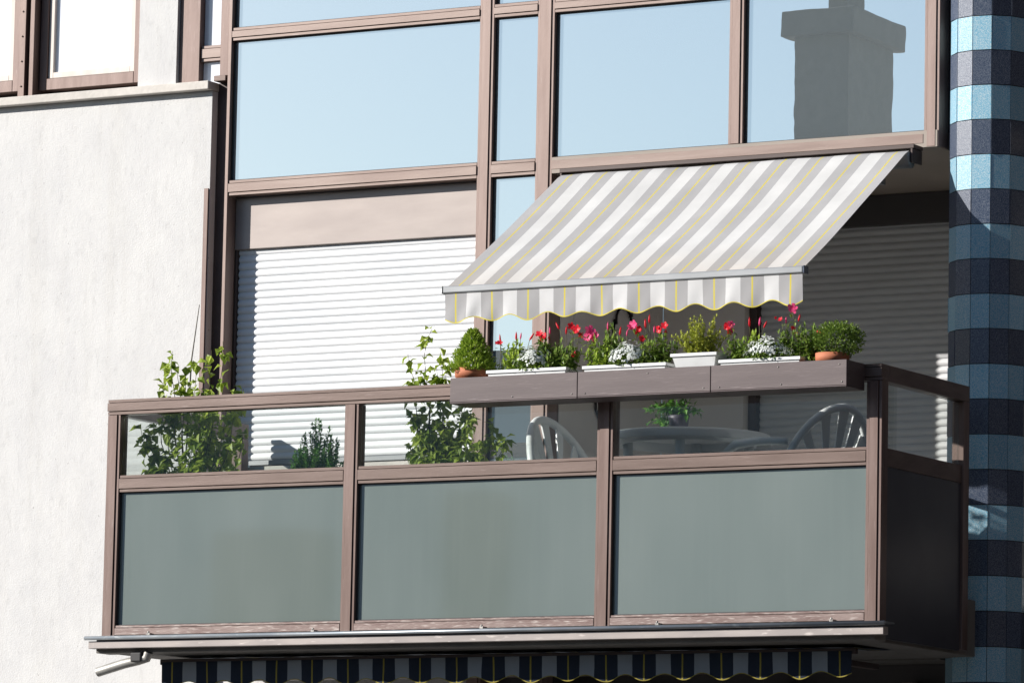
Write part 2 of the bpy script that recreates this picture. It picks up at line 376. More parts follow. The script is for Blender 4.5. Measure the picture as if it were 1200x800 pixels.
prof_v('mullion', -1.674, -1.656, 0, TOP)
prof_v('mullion', -.219, -.140, 0, TOP)
prof_v('mullion', .106, .198, 0, TOP)
prof_v('mullion', 1.151, 1.226, 5.4855, TOP)
prof_v('mullion', 2.170, 2.246, 5.408, TOP)
e = .0015
for a, b in ((-1.656, -.219), (-.140, .106), (.198, 2.170)): prof_h('transom', a+e, b-e, 5.408, 5.484)
for a, b in ((-1.656, -.219), (-.140, .106), (.198, 1.151), (1.226, 2.170)): prof_h('transom', a+e, b-e, 6.192, 6.257)
def pane(x0, x1, z0, z1, y=.035, mat='glass_upper'):
    g = MB(); w = .006
    g.box(x0+e, x0+w, y-.010, y+.01, z0+e, z1-e); g.box(x1-w, x1-e, y-.010, y+.01, z0+e, z1-e)
    g.box(x0+w, x1-w, y-.010, y+.01, z0+e, z0+w); g.box(x0+w, x1-w, y-.010, y+.01, z1-w, z1-e)
    a1, a2, a3, a4 = [random.uniform(-.0012, .0012) for _ in range(4)]; g2 = MB().box(x0+w, x1-w, y, y+.006, z0+w, z1-w)
    g2.v = [(vx, vy+(a1 if vx < (x0+x1)/2 else a2)+(a3 if vz < (z0+z1)/2 else a4), vz) for vx, vy, vz in g2.v]
    o = g2.build('window_pane', mat, B)
    g.build('gasket', 'rubber', o)
    return o
for a, b in ((-1.656, -.219), (-.140, .106), (.198, 1.151), (1.226, 2.170)):
    pane(a, b, 5.484, 6.192); pane(a, b, 6.257, TOP)
pane(-.140, .106, 3.9, 5.408)
pane(-.140, .106, 3.3, 3.84)
prof_h('transom', -.140+e, .106-e, 3.84, 3.9)
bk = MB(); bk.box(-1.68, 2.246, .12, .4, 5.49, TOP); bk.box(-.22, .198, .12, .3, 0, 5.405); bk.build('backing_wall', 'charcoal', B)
# small side light between the white pier and the glazing
bx('sidelight_frame', 'bronze_v', B, -1.98, -1.86, .02, .12, 5.992, TOP, .002)
bx('sidelight_frame', 'bronze_v', B, -1.735, -1.6815, .02, .12, 6.022, TOP, .002)
prof_h('sidelight_transom', -1.858, -1.737, 6.105, 6.185, .03, .08)
MB().box(-1.858, -1.737, .06, .066, 6.187, TOP).build('window_pane', 'glass_white', B)
MB().box(-1.858, -1.737, .06, .066, 5.992, 6.103).build('window_pane', 'glass_white', B)
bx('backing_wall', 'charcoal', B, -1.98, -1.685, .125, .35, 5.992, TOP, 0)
# wall over the top, out of frame
bx('parapet', 'plaster', B, -1.68, 2.246, -.01, .4, TOP+.002, 9, .01)

# roller shutter curtains
def shutter(x0, x1, z0, z1, y, mat, parent=None):
    m = MB(); p = .0368; n = int((z1-z0)/p); K = 7
    prof = []
    for i in range(n):
        for k in range(K):
            t = k/(K-1); prof.append((y-.008*math.sin(math.pi*t)**.7 if 0 < t < 1 else y+.001, z0+(i+t*.93)*p))
    vs = [];
    for yy, zz in prof: vs += [(x0, yy, zz), (x1, yy, zz)]
    fs = [(2*i, 2*i+1, 2*i+3, 2*i+2) for i in range(len(prof)-1)]
    m.add(vs, fs, 0, False)
    m.box(x0, x1, y+.004, y+.012, z0, z0+n*p)
    return m.build('roller_shutter', mat, parent)
# left: recess with box panel, shutter, bottom sill
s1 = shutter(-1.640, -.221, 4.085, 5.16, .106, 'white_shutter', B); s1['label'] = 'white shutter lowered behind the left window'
MB().box(-1.654, -.221, .078, .30, 5.144, 5.404).build('shutter_box', 'shutter_box', s1, .003)
bx('guide_rail', 'bronze_dark', s1, -1.6545, -1.642, .080, .13, 3.99, 5.142, .002)
bx('bottom_bar', 'alu', s1, -1.640, -.221, .092, .12, 4.060, 4.084, .003)
bx('window_sill', 'sill_stone', B, -1.655, -.2205, .01, .14, 4.015, 4.045, .003)
bx('parapet_wall', 'plaster', B, -1.655, -.2205, .03, .3, 0, 4.0135, 0)
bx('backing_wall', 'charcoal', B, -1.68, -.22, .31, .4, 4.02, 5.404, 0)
# right: deep recess (loggia) with beige walls, ceiling and second shutter
lw = MB(); lw.box(.199, .204, .112, 1.15, 3.3, 5.404); lw.build('recess_wall', 'beige_wall', B)
bx('recess_wall', 'beige_wall', B, .206, .660, 1.15, 1.45, 3.3, 5.404, 0)
cl = MB(); cl.box(.200, 2.24, .002, 1.6, 5.4055, 5.483); cl.box(2.2415, 4.5, .13, 1.6, 5.4055, 5.483); cl.build('recess_ceiling', 'ceiling', B)
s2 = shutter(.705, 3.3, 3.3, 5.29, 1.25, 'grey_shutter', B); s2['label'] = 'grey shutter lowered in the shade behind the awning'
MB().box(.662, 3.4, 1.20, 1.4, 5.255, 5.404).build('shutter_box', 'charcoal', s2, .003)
bx('guide_rail', 'bronze_dark', s2, .662, .703, 1.20, 1.4, 3.3, 5.253, .002)
bx('recess_wall', 'beige_wall', B, 2.9, 3.1, .3, 1.19, 3.3, 5.404, 0)
# wall right of the upper glazing, behind the pillar
bx('outer_wall', 'charcoal', B, 2.30, 9, .36, .8, 5.487, 9, 0)
bx('outer_wall', 'charcoal', B, 3.101, 9, .36, .8, 0, 5.404, 0)
bx('sky_blocker', 'blocker_dark', B, 7.5, 15, -7.5, .358, 0, 12, 0)  # unseen block added to cut off sky light from the right
# floor of the recess between the slab and the shutters
bx('recess_floor', 'concrete', B, -1.655, 2.28, .002, 1.5, 3.04, 3.2985, 0)
bx('bounce_floor', 'bounce_pale', B, -1.48, 2.27, -1.08, 1.14, 3.3005, 3.306, 0)  # unseen pale layer added to bounce light into the recess
bx('recess_floor', 'charcoal', B, 2.282, 3.1, .37, 1.5, 3.04, 3.2985, 0)
# lower storey, the shade under the slab put into its charcoal sheets
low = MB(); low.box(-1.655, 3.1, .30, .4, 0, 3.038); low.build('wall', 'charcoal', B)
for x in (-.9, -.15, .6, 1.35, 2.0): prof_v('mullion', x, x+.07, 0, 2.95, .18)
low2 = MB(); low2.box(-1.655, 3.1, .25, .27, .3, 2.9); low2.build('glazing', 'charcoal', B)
# tiled pillar
pil = MB(); cx, cy, r0 = 2.460, .115, .190; n = 13; off = math.atan2(-21.06-cy, 12.13-cx)
a = 2*math.pi/n; z0 = 5.986-.1608*37; row = .1608
pil.lathe([(r0-.004, z0), (r0-.004, 9)], (cx, cy, 0), n*1, 2)
# rotate the core so that its corners follow the tiles
for i in range(2*n):
    k = i % n; an = off+k*a; pil.v[i] = (cx+(r0-.004)*math.cos(an), cy+(r0-.004)*math.sin(an), pil.v[i][2])
pil.sm = [False]*len(pil.sm)
for j in range(56):
    za = z0+j*row+.0022; zb = z0+(j+1)*row-.0022
    light = (j-37) % 2 == 1
    for k in range(n):
        a0 = off+k*a; a1 = off+(k+1)*a
        p0 = Vector((cx+r0*math.cos(a0), cy+r0*math.sin(a0), 0)); p1 = Vector((cx+r0*math.cos(a1), cy+r0*math.sin(a1), 0))
        nn = ((p0+p1)/2-Vector((cx, cy, 0))).normalized(); u = (p1-p0).normalized()
        p0 = p0+u*.0018; p1 = p1-u*.0018; j_ = random.uniform(-.0012, .0008); tl = random.uniform(-.0016, .0016)
        q = [p0+nn*(j_+tl), p1+nn*(j_-tl)]; i_ = [p-nn*.006 for p in q]
        vs = [(q[0].x, q[0].y, za), (q[1].x, q[1].y, za), (q[1].x, q[1].y, zb), (q[0].x, q[0].y, zb),
              (i_[0].x, i_[0].y, za), (i_[1].x, i_[1].y, za), (i_[1].x, i_[1].y, zb), (i_[0].x, i_[0].y, zb)]
        pil.add(vs, [(0, 1, 2, 3), (0, 4, 5, 1), (1, 5, 6, 2), (2, 6, 7, 3), (3, 7, 4, 0)], 0 if light else 1)
pil.build('tiled_pillar', ['tile_light', 'tile_dark', 'grout'], B, 0, 'round pillar in alternating rows of light and dark blue tiles')

# balcony slab with drip edge and spout
SX0, SX1 = -1.55, 2.595
sl = MB(); sl.box(SX0+.06, 2.485, -1.085, -.002, 3.045, 3.30); sl.box(SX0+.01, 2.53, -1.20, -1.085, 3.045, 3.112)
slab = sl.build('balcony_slab', 'concrete', B, .004)
MB().box(SX0, SX1, -1.25, -1.201, 3.064, 3.098).build('fascia', 'fascia', slab, .002)
gt = MB(); gt.tube([(SX0-.012, -1.262, 3.112), (SX1+.012, -1.262, 3.112)], .010, 10)
gt.box(SX0-.01, SX1+.01, -1.258, -1.16, 3.1135, 3.1195); gt.build('drip_edge', 'gutter', slab)
sp = MB(); sp.tube([(-1.24, -1.2, 3.045), (-1.25, -1.2, 3.02), (-1.30, -1.2, 3.008), (-1.37, -1.21, 2.993), (-1.515, -1.215, 2.955)], .023, 12, cap=False)
sp.tube([(-1.515, -1.215, 2.955), (-1.37, -1.21, 2.993)], .0205, 12, 1, cap=False)
sp.build('rain_spout', ['zinc', 'rubber'], slab)
br = MB(); br.box(-1.325, -1.265, -1.23, -1.17, 3.0, 3.044); br.build('spout_outlet', 'rubber', slab, .006)

# ------------------------------------------------------------------ balcony railing
G = empty('balcony_railing', (.49, -1.15, 3.115), 'brown metal balcony railing with grey green glass panels and a clear band on top', 'railing')
def GP(o): return at_parent(o, G)
YF = -1.15
posts = [(-1.546, -1.474), (-.222, -.148), (1.113, 1.193), (2.454, 2.528)]
for x0, x1 in posts: GP(prof_v('post', x0, x1, 3.1205, 4.178, YF-.004, .07, 'bronze_v', G))
GP(prof_h('top_rail', -1.546, 2.528, 4.180, 4.252, YF-.006, .075, 'bronze', G))
bays = [(posts[i][1]+e, posts[i+1][0]-e) for i in range(3)]
for a_, b_ in bays:
    GP(prof_h('middle_rail', a_, b_, 3.810, 3.890, YF, .06, 'bronze', G))
    GP(prof_h('bottom_rail', a_, b_, 3.1205, 3.178, YF, .06, 'bronze_worn', G, .010))
    GP(MB().box(a_, b_, YF+.027, YF+.035, 3.892, 4.178).build('clear_pane', 'glass_clear', G))
    pn = GP(MB().box(a_+.004, b_-.004, YF+.026, YF+.036, 3.183, 3.805).build('glass_panel', 'panel_glass', G))
    gk = MB()
    gk.box(a_, a_+.0035, YF+.016, YF+.04, 3.180, 3.808); gk.box(b_-.0035, b_, YF+.016, YF+.04, 3.180, 3.808)
    gk.box(a_+.004, b_-.004, YF+.016, YF+.04, 3.8055, 3.809); gk.box(a_+.004, b_-.004, YF+.016, YF+.04, 3.179, 3.1825)
    GP(gk.build('gasket', 'rubber', pn))
for x in (-1.27, -.36, .54, 1.44, 2.30):
    c = MB(); c.box(x, x+.018, YF-.030, YF-.001, 3.1205, 3.138); c.tube([(x+.009, YF-.026, 3.135), (x+.009, YF-.026, 3.146)], .005, 8); c.box(x-.018, x-.003, YF-.024, YF-.001, 3.1205, 3.128)
    GP(c.build('clip', 'bolt', G, .001))
# returns at both ends
for xs, xi, yend in ((2.528, 2.470, -.24), (-1.546, -1.488, -.004)):
    xa, xb = min(xs, xi), max(xs, xi)
    m1 = MB(); m1.box(xa, xb, YF+.072, yend, 4.180, 4.252); GP(m1.build('top_rail', 'bronze', G, .002))
    m1 = MB(); m1.box(xa+.01, xb-.01, YF+.068, yend-.06, 3.810, 3.890); GP(m1.build('middle_rail', 'bronze', G, .002))
    m1 = MB(); m1.box(xa, xb, yend-.06, yend, 3.06, 4.178); GP(m1.build('post', 'bronze_v', G, .002))
    m1 = MB(); m1.box((xa+xb)/2-.004, (xa+xb)/2+.004, YF+.068, yend-.061, 3.892, 4.178); GP(m1.build('clear_pane', 'glass_clear', G))
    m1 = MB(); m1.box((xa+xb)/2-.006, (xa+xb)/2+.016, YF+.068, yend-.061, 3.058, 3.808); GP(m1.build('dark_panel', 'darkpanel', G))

# ------------------------------------------------------------------ planter troughs hung on the rail
segs = [(.453, 1.112, 'left length of the long brown planter trough, holding the cone shaped shrub'),
        (1.1145, 1.783, 'middle length of the long brown planter trough'),
        (1.7855, 2.449, 'right length of the long brown planter trough, ending beside the dark corner post')]
for x0, x1, lb in segs:
    t = empty('planter_trough', ((x0+x1)/2, -1.25, 4.134), lb, 'planter', 'brown planter troughs on the railing')
    m = MB(); y0, y1, za, zb, w = -1.34, -1.160, 4.134, 4.252, .006
    m.box(x0, x1, y0, y1, za, za+w); m.box(x0, x1, y0, y0+w, za+w, zb); m.box(x0, x1, y1-w, y1, za+w, zb)
    m.box(x0, x0+w, y0+w, y1-w, za+w, zb); m.box(x1-w, x1, y0+w, y1-w, za+w, zb)
    at_parent(m.build('trough_body', 'trough', t, .0025), t)
    for q in (.2, .8):
        hk = MB(); xx = x0+(x1-x0)*q
        hk.add([(xx+a_, b_, c_) for b_, c_ in ((-1.1598, 4.15), (-1.1565, 4.15), (-1.1565, 4.2535), (-1.078, 4.2535), (-1.078, 4.257), (-1.1598, 4.257)) for a_ in (-.012, .012)],
               [(2*k, 2*k+1, (2*k+3) % 12, (2*k+2) % 12) for k in range(6)]+[(0, 2, 4, 10), (4, 6, 8, 10), (1, 11, 5, 3), (5, 11, 9, 7)])
        at_parent(hk.build('hook', 'trough', t), t)
    for q in (.05, .5, .95):
        for zz in (4.155, 4.232):
            if random.random() < .6:
                rv = MB(); xx = x0+(x1-x0)*q+random.uniform(-.02, .02); rv.tube([(xx, -1.340, zz), (xx, -1.3425, zz)], .0028, 6)
                at_parent(rv.build('rivet', 'bolt', t), t)

# ------------------------------------------------------------------ foliage generators
def rdir(up=.0):
    while True:
        v = Vector((random.uniform(-1, 1), random.uniform(-1, 1), random.uniform(-1, 1)))
        if .05 < v.length < 1: v.normalize(); v.z += up; return v.normalized()
def shoots(base, n, height, spread, L, W, dens, lean=.35, stemr=.0016, upl=.5, droop=.15, var=.3, hmin=.5, lo=.15):
    """upright leafy shoots; returns leaf MB, stem MB, tips"""
    lf = MB(); st = MB(); tips = []
    for i in range(n):
        an = random.uniform(0, 6.283); rr = math.sqrt(random.random())
        h = height*random.uniform(hmin, 1)*(1-.35*rr*rr)
        b = Vector(base)+Vector((math.cos(an)*spread[0]*rr*.45, math.sin(an)*spread[1]*rr*.45, 0))
        out = Vector((math.cos(an)*spread[0]*rr*.55, math.sin(an)*spread[1]*rr*.55, 0))*random.uniform(.6, 1.3)
        K = 7; pts = []
        for k in range(K):
            t = k/(K-1); pts.append(b+out*(t**1.5)+Vector((random.uniform(-1, 1)*.006, random.uniform(-1, 1)*.006, h*t)))
        st.tube(pts, [stemr*(1-.6*k/(K-1)) for k in range(K)], 5)
        m = max(3, int(h*dens))
        for j in range(m):
            t = lo+(1-lo)*(j+random.random())/m; q = t*(K-1); k = min(int(q), K-2); p = pts[k].lerp(pts[k+1], q-k)
            d = rdir(upl); s = random.uniform(1-var, 1+var)*(1-.35*t)
            lf.leaf(p, d, Vector((0, 0, 1))+rdir()*.5, L*s, W*s, droop=droop)
        lf.leaf(pts[-1], Vector((random.uniform(-.2, .2), random.uniform(-.2, .2), 1)), Vector((0, -1, 0)), L*.7, W*.6)
        tips.append((pts[-1], (pts[-1]-pts[-2]).normalized()))
    return lf, st, tips
def mesh_flower(mat, r):
    m = MB()
    for k in range(5):
        an = 2*math.pi*k/5; d = Vector((math.cos(an), math.sin(an), .35)).normalized()
        w = Vector((-math.sin(an), math.cos(an), 0))
        c = Vector((0, 0, 0)); a1 = d*r*.45+w*r*.34; b1 = d*r*.45-w*r*.34; t1 = d*r+w*r*.42-Vector((0, 0, r*.12)); t2 = d*r*.92-w*r*.38; tt = d*r*1.12
        m.add([c, b1, t2, tt, t1, a1, d*r*.5-Vector((0, 0, r*.05))], [(0, 1, 6), (1, 2, 6), (2, 3, 6), (3, 4, 6), (4, 5, 6), (5, 0, 6)], 0)
    m.tube([(0, 0, 0), (0, 0, -r*.5), (0, 0, -r*1.2)], [r*.2, r*.14, r*.06], 6)
    me = m.build('flower', mat); d = me.data; bpy.data.objects.remove(me); return d
def mesh_bud(mat, L):
    m = MB(); m.tube([(0, 0, 0), (0, 0, L*.3), (0, 0, L*.7), (0, 0, L)], [L*.06, L*.13, L*.10, L*.01], 6)
    me = m.build('bud', mat); d = me.data; bpy.data.objects.remove(me); return d
FL = {'red': mesh_flower('petal_red', .024), 'pink': mesh_flower('petal_pink', .029), 'bred': mesh_bud('petal_red', .040), 'bpink': mesh_bud('petal_pink', .036)}
def put(name, me, parent, p, d, s=1):
    o = bpy.data.objects.new(name, me); col.objects.link(o); o.parent = parent
    o.location = Vector(p)-Vector(parent.location)
    o.rotation_euler = d.to_track_quat('Z', 'Y').to_euler(); o.scale = (s, s, s); return o
CAMD = Vector((.49, -.86, .0))

def tray(x0, x1, zt, root, y0=-1.322, y1=-1.182, z0=4.141):
    m = MB(); w = .006; r = .007
    def ring(a, b, c, d, z): return [(a, c, z), (b, c, z), (b, d, z), (a, d, z)]
    i = .012
    vs = ring(x0+i, x1-i, y0+i, y1-i, z0)+ring(x0, x1, y0, y1, zt-.014)+ring(x0-r, x1+r, y0-r, y1+r, zt-.014)+ring(x0-r, x1+r, y0-r, y1+r, zt)+ring(x0+w, x1-w, y0+w, y1-w, zt)+ring(x0+w+.004, x1-w-.004, y0+w+.004, y1-w-.004, zt-.03)
    fs = [(3, 2, 1, 0)]
    for k in range(5):
        for j in range(4): fs.append((k*4+j, k*4+(j+1) % 4, k*4+4+(j+1) % 4, k*4+4+j))
    m.add(vs, fs); o = m.build('flower_box', 'white_plastic', root, .001); at_parent(o, root)
    s = MB(); s.add(ring(x0+w+.001, x1-w-.001, y0+w+.001, y1-w-.001, zt-.018), [(0, 1, 2, 3)]); at_parent(s.build('soil', 'soil', root), root)
def alyssum(root, cx, cy, z, rx, rz, n=520):
    g = MB(); w = MB()
    for i in range(n):
        d = rdir(.25); d.z = abs(d.z); k = random.uniform(.55, 1.0)*(1+.35*noise.noise(d*2.2+Vector((cx*7, 0, 0))))
        p = Vector((cx+d.x*rx*k, cy+d.y*.07*k, z+d.z*rz*k))
        if k < .80 or p.z < z+.02:
            g.leaf(p, rdir(.4), rdir(), .022, .009)
        else:
            u = d.orthogonal().normalized(); v = d.cross(u); s = random.uniform(.004, .007)
            for c in range(3):
                q = p+u*random.uniform(-.008, .008)+v*random.uniform(-.008, .008)+d*random.uniform(0, .006)
                w.add([q+u*s, q+v*s, q-u*s, q-v*s], [(0, 1, 2, 3)])
    at_parent(g.build('foliage', 'leaf', root), root)
    at_parent(w.build('white_blossom', 'petal_white', root), root)

def flower_box(x0, x1, zt, label, clumps, flowers, buds, aly):
    root = empty('flower_box_planting', ((x0+x1)/2, -1.25, 4.141), label, 'flower box', 'white flower boxes in the planter troughs')
    tray(x0, x1, zt, root)
    for (x, h, n, mt) in clumps:
        lf, st, tips = shoots((x, -1.25, zt-.02), n, h, (.085, .06), .042, .019, 150, upl=.35, hmin=.45)
        at_parent(lf.build('foliage', mt, root), root); at_parent(st.build('stem', 'stem', root), root)
    for (x, z, kind, s) in flowers:
        d = (CAMD+Vector((random.uniform(-.7, .7), 0, random.uniform(-.1, .8)))).normalized()
        p = Vector((x, -1.27, z)); put('flower', FL[kind], root, p, d, s*.78)
        for q in range(random.choice((1, 1, 2))):
            d2 = (CAMD+rdir()*.9).normalized(); put('flower', FL[kind], root, p+Vector((random.uniform(-.026, .026), random.uniform(-.01, .03), random.uniform(-.028, .012))), d2, s*random.uniform(.45, .7))
        sp_ = MB()
        for q in range(12):
            t_ = random.random(); sp_.leaf(p.lerp(Vector((x, -1.25, zt+.02)), .15+.85*t_)+rdir()*.012, rdir(.5), Vector((0, 0, 1)), random.uniform(.02, .036), .014)
        at_parent(sp_.build('foliage', 'leaf', root), root)
        stm = MB(); stm.tube([p-Vector((0, 0, .0))-d*.02, p+Vector((random.uniform(-.01, .01), .015, -.05)), Vector((x+random.uniform(-.02, .02), -1.25, zt+.03))], .0014, 5)
        at_parent(stm.build('flower_stem', 'stem', root), root)
    for (x, z, kind, tilt) in buds:
        d = Vector((tilt, random.uniform(-.1, .1), 1)).normalized(); p = Vector((x, -1.26, z)); put('bud', FL[kind], root, p, d, random.uniform(.8, 1.15))
        stm = MB(); stm.tube([p, p+Vector((-tilt*.03, .01, -.05)), Vector((x-tilt*.04, -1.25, zt+.02))], .0013, 5)
        at_parent(stm.build('flower_stem', 'stem', root), root)
    if aly: alyssum(root, *aly)
    return root
XP = lambda px: .634+(px-580)*.00437     # photo column to metres along the trough (only used to lay out this row)
def ZP(px, py): return 4.2755-(py-(436-(px-580)*.0434))*.00444
flower_box(.640, 1.040, 4.280, 'white flower box with red flowers on the left, beside the cone shaped conifer',
           [(XP(603), .15, 22, 'leaf_bright'), (XP(628), .11, 14, 'leaf_bright'), (XP(640), .165, 26, 'leaf'), (XP(652), .165, 26, 'leaf'), (XP(668), .14, 16, 'leaf')],
           [(XP(588), ZP(588, 405), 'red', .7), (XP(635), ZP(635, 396), 'red', 1.0), (XP(640), ZP(640, 399), 'red', .8), (XP(672), ZP(672, 388), 'red', .9), (XP(679), ZP(679, 391), 'red', 1.0), (XP(694), ZP(694, 393), 'pink', 1.1), (XP(692), ZP(692, 399), 'pink', .9), (XP(676), ZP(676, 417), 'red', .8)],
           [(XP(587), ZP(587, 404), 'bred', -.1), (XP(606), ZP(606, 402), 'bred', 0), (XP(611), ZP(611, 401), 'bpink', .1), (XP(622), ZP(622, 402), 'bred', .7), (XP(646), ZP(646, 396), 'bpink', 0), (XP(657), ZP(657, 391), 'bred', -.6), (XP(665), ZP(665, 396), 'bred', .1)],
           (XP(629), -1.275, 4.275, .095, .110, 800))
flower_box(1.136, 1.546, 4.279, 'white flower box with red flowers in the middle, round a low white blossoming cushion',
           [(XP(704), .15, 16, 'leaf_bright'), (XP(718), .20, 24, 'leaf'), (XP(760), .15, 12, 'leaf'), (XP(773), .17, 24, 'leaf')],
           [(XP(745), ZP(745, 387), 'pink', .95), (XP(751), ZP(751, 391), 'red', .8), (XP(755), ZP(755, 401), 'red', .8), (XP(775), ZP(775, 392), 'red', .85), (XP(781), ZP(781, 388), 'red', .95)],
           [(XP(714), ZP(714, 392), 'bpink', 0), (XP(728), ZP(728, 397), 'bred', .1), (XP(736), ZP(736, 398), 'bpink', .1), (XP(762), ZP(762, 385), 'bred', 0), (XP(768), ZP(768, 395), 'bpink', 0), (XP(758), ZP(758, 390), 'bred', -.1)],
           (XP(742), -1.28, 4.275, .105, .105, 900))
flower_box(1.822, 2.210, 4.277, 'white flower box with red flowers on the right, beside the round clipped shrub',
           [(XP(868), .14, 18, 'leaf'), (XP(882), .15, 18, 'leaf_bright'), (XP(925), .17, 20, 'leaf'), (XP(940), .18, 20, 'leaf')],
           [(XP(854), ZP(854, 388), 'red', 1.0), (XP(857), ZP(857, 387), 'pink', .7), (XP(926), ZP(926, 371), 'pink', 1.0), (XP(913), ZP(913, 382), 'red', .6), (XP(927), ZP(927, 391), 'red', .6), (XP(956), ZP(956, 395), 'red', .6)],
           [(XP(877), ZP(877, 389), 'bred', 0), (XP(888), ZP(888, 388), 'bpink', .1), (XP(893), ZP(893, 390), 'bred', .5), (XP(918), ZP(918, 386), 'bpink', 0), (XP(932), ZP(932, 384), 'bred', .2)],
           (XP(901), -1.28, 4.275, .115, .100, 950))
# taller white box with a light green shrub, standing on the trough rims
wb = empty('shrub_box', (1.69, -1.25, 4.2545), 'small white box with a yellowish green shrub, standing high between two low flower boxes', 'plant box')
tray(1.583, 1.800, 4.314, wb, -1.325, -1.175, 4.2545)
lf, st, tips = shoots((1.69, -1.25, 4.30), 48, .21, (.145, .09), .022, .012, 360, upl=.6, hmin=.45)
at_parent(lf.build('foliage', 'leaf_yellow', wb), wb); at_parent(st.build('stem', 'stem', wb), wb)

def pot(root, x, y, z, r, h, mat, rim=True):
    m = MB(); m.lathe([(0, 0), (r*.78, 0), (r*.92, h*.75), (r, h*.76) if rim else (r*.94, h*.8), (r*1.02, h), (r*.9, h), (r*.88, h*.85)], (x, y, z), 28)
    at_parent(m.build('pot', mat, root), root)
    s = MB(); s.lathe([(0, h*.88), (r*.89, h*.88)], (x, y, z), 20); at_parent(s.build('soil', 'soil', root), root)
# cone shaped conifer in terracotta
c = empty('potted_conifer', (.515, -1.25, 4.141), 'bright green cone shaped conifer in a terracotta pot at the left end of the trough', 'potted plant')
pot(c, .515, -1.25, 4.141, .078, .160, 'terracotta')
m = MB()
for i in range(5200):
    t = random.random()**1.3; an = random.uniform(0, 6.283); rad = (.098*(1-t)**.75+.006)*(1+.20*math.sin(5*an+t*19)+.15*math.sin(11*an-t*31))
    k = random.uniform(.6, 1.0); p = Vector((.515+math.cos(an)*rad*k, -1.25+math.sin(an)*rad*k*.9, 4.285+t*.19))
    m.leaf(p, Vector((math.cos(an), math.sin(an), 1.1))+rdir()*.5, rdir(), random.uniform(.014, .024), .0065)
at_parent(m.build('foliage', 'leaf_bright', c), c)
# round shrub in terracotta
c = empty('potted_round_shrub', (2.352, -1.25, 4.141), 'round clipped green shrub in a terracotta pot at the right end of the trough', 'potted plant')
pot(c, 2.335, -1.25, 4.141, .074, .150, 'terracotta')
m = MB()
for i in range(3000):
    d = rdir(.1); rr = (1+.13*noise.noise(d*3.0)+.10*noise.noise(d*7))*random.uniform(.55, 1.03)
    p = Vector((2.362+d.x*.112*rr, -1.25+d.y*.095*rr, 4.350+d.z*.076*rr))
    m.leaf(p, d+rdir()*.8+Vector((0, 0, .4)), rdir(), random.uniform(.010, .017), .007)
at_parent(m.build('foliage', 'leaf', c), c)
m = MB()
for k in range(6): m.tube([(2.335, -1.25, 4.27), (2.335+random.uniform(-.04, .05), -1.25+random.uniform(-.03, .03), 4.35)], .0025, 5)
at_parent(m.build('stem', 'stem', c), c)

# ------------------------------------------------------------------ plants on the balcony floor
FZ = 3.3065
def climber(name, label, x, y, rootpot, boughs, nleaf, L, W, mat):
    root = empty(name, (x, y, FZ), label, 'potted plant')
    pot(root, x, y, FZ, .15, .27, rootpot)
    st = MB(); lf = MB()
    for (tx, ty, tz, bend) in boughs:
        a0 = Vector((x+random.uniform(-.04, .04), y+random.uniform(-.04, .04), FZ+.24)); b0 = Vector((tx, ty, tz)); K = 12; pts = []
        mid = a0.lerp(b0, .55)+Vector((bend, 0, .12))
        for k in range(K):
            t = k/(K-1); p = a0*(1-t)**2+mid*2*t*(1-t)+b0*t*t
            p += Vector((noise.noise(p*6)*.03, noise.noise(p*6+Vector((9, 0, 0)))*.03, 0)); pts.append(p)
        st.tube(pts, [.004*(1-.75*k/(K-1)) for k in range(K)], 6)
        for j in range(nleaf):
            t = random.uniform(.25, 1)**.8; q = t*(K-1); k = min(int(q), K-2); p = pts[k].lerp(pts[k+1], q-k)
            o = rdir()*random.uniform(.005, .06)*(1.15-t); d = (o.normalized()*.7+Vector((0, -.25, -.45))+rdir()*.5); s = random.uniform(.55, 1.15)
            lf.leaf(p+o, d, Vector((0, -.4, 1))+rdir()*.6, L*s, W*s, droop=.25)
    at_parent(st.build('stem', 'stem', root), root); at_parent(lf.build('foliage', mat, root), root)
    return root
random.seed(11)
bh = []
for i in range(26):
    tz = random.uniform(3.85, 4.32); w = .26 if tz < 4.2 else .2
    bh.append((-1.20+random.uniform(-w, w), -.93+random.uniform(-.13, .16), tz, random.uniform(-.1, .1)))
for q in ((-1.32, -.95, 4.50, -.03), (-1.28, -.95, 4.42, 0), (-1.24, -.93, 4.42, 0), (-1.12, -.9, 4.50, .05), (-1.06, -.9, 4.54, .08), (-1.18, -.95, 4.44, 0), (-1.47, -1.0, 4.14, -.12), (-1.40, -1.0, 4.10, -.1), (-.95, -.95, 4.20, .1), (-.92, -.95, 4.10, .1), (-1.34, -1, 4.34, -.1)): bh.append(q)
v1 = climber('climbing_plant', 'tall leafy climber tied to a thin cane in the left corner of the balcony', -1.2, -.93, 'brown_pot', bh, 40, .052, .042, 'leaf_vine')
cn = MB(); cn.tube([(-1.26, -.93, FZ+.2), (-1.245, -.9, 4.46), (-1.235, -.86, 4.73)], [.004, .0035, .002], 6); at_parent(cn.build('cane', 'cane', v1), v1)
bh = []
for i in range(24):
    tz = random.uniform(3.85, 4.20)
    bh.append((.24+random.uniform(-.2, .2), -.97+random.uniform(-.08, .14), tz, random.uniform(-.08, .08)))
for q in ((.10, -.98, 4.33, -.03), (.17, -.98, 4.36, 0), (.22, -.98, 4.33, 0), (.14, -1.0, 4.54, -.12), (.05, -1.0, 4.42, -.12), (.20, -1.0, 4.44, 0), (.50, -.93, 4.02, .08), (.03, -.95, 4.0, -.08), (.44, -.93, 4.1, .05)): bh.append(q)
v2 = climber('climbing_plant', 'climber with drooping leaves behind the middle glass, one thin shoot reaching up to the awning', .24, -.95, 'brown_pot', bh, 42, .050, .036, 'leaf_vine')
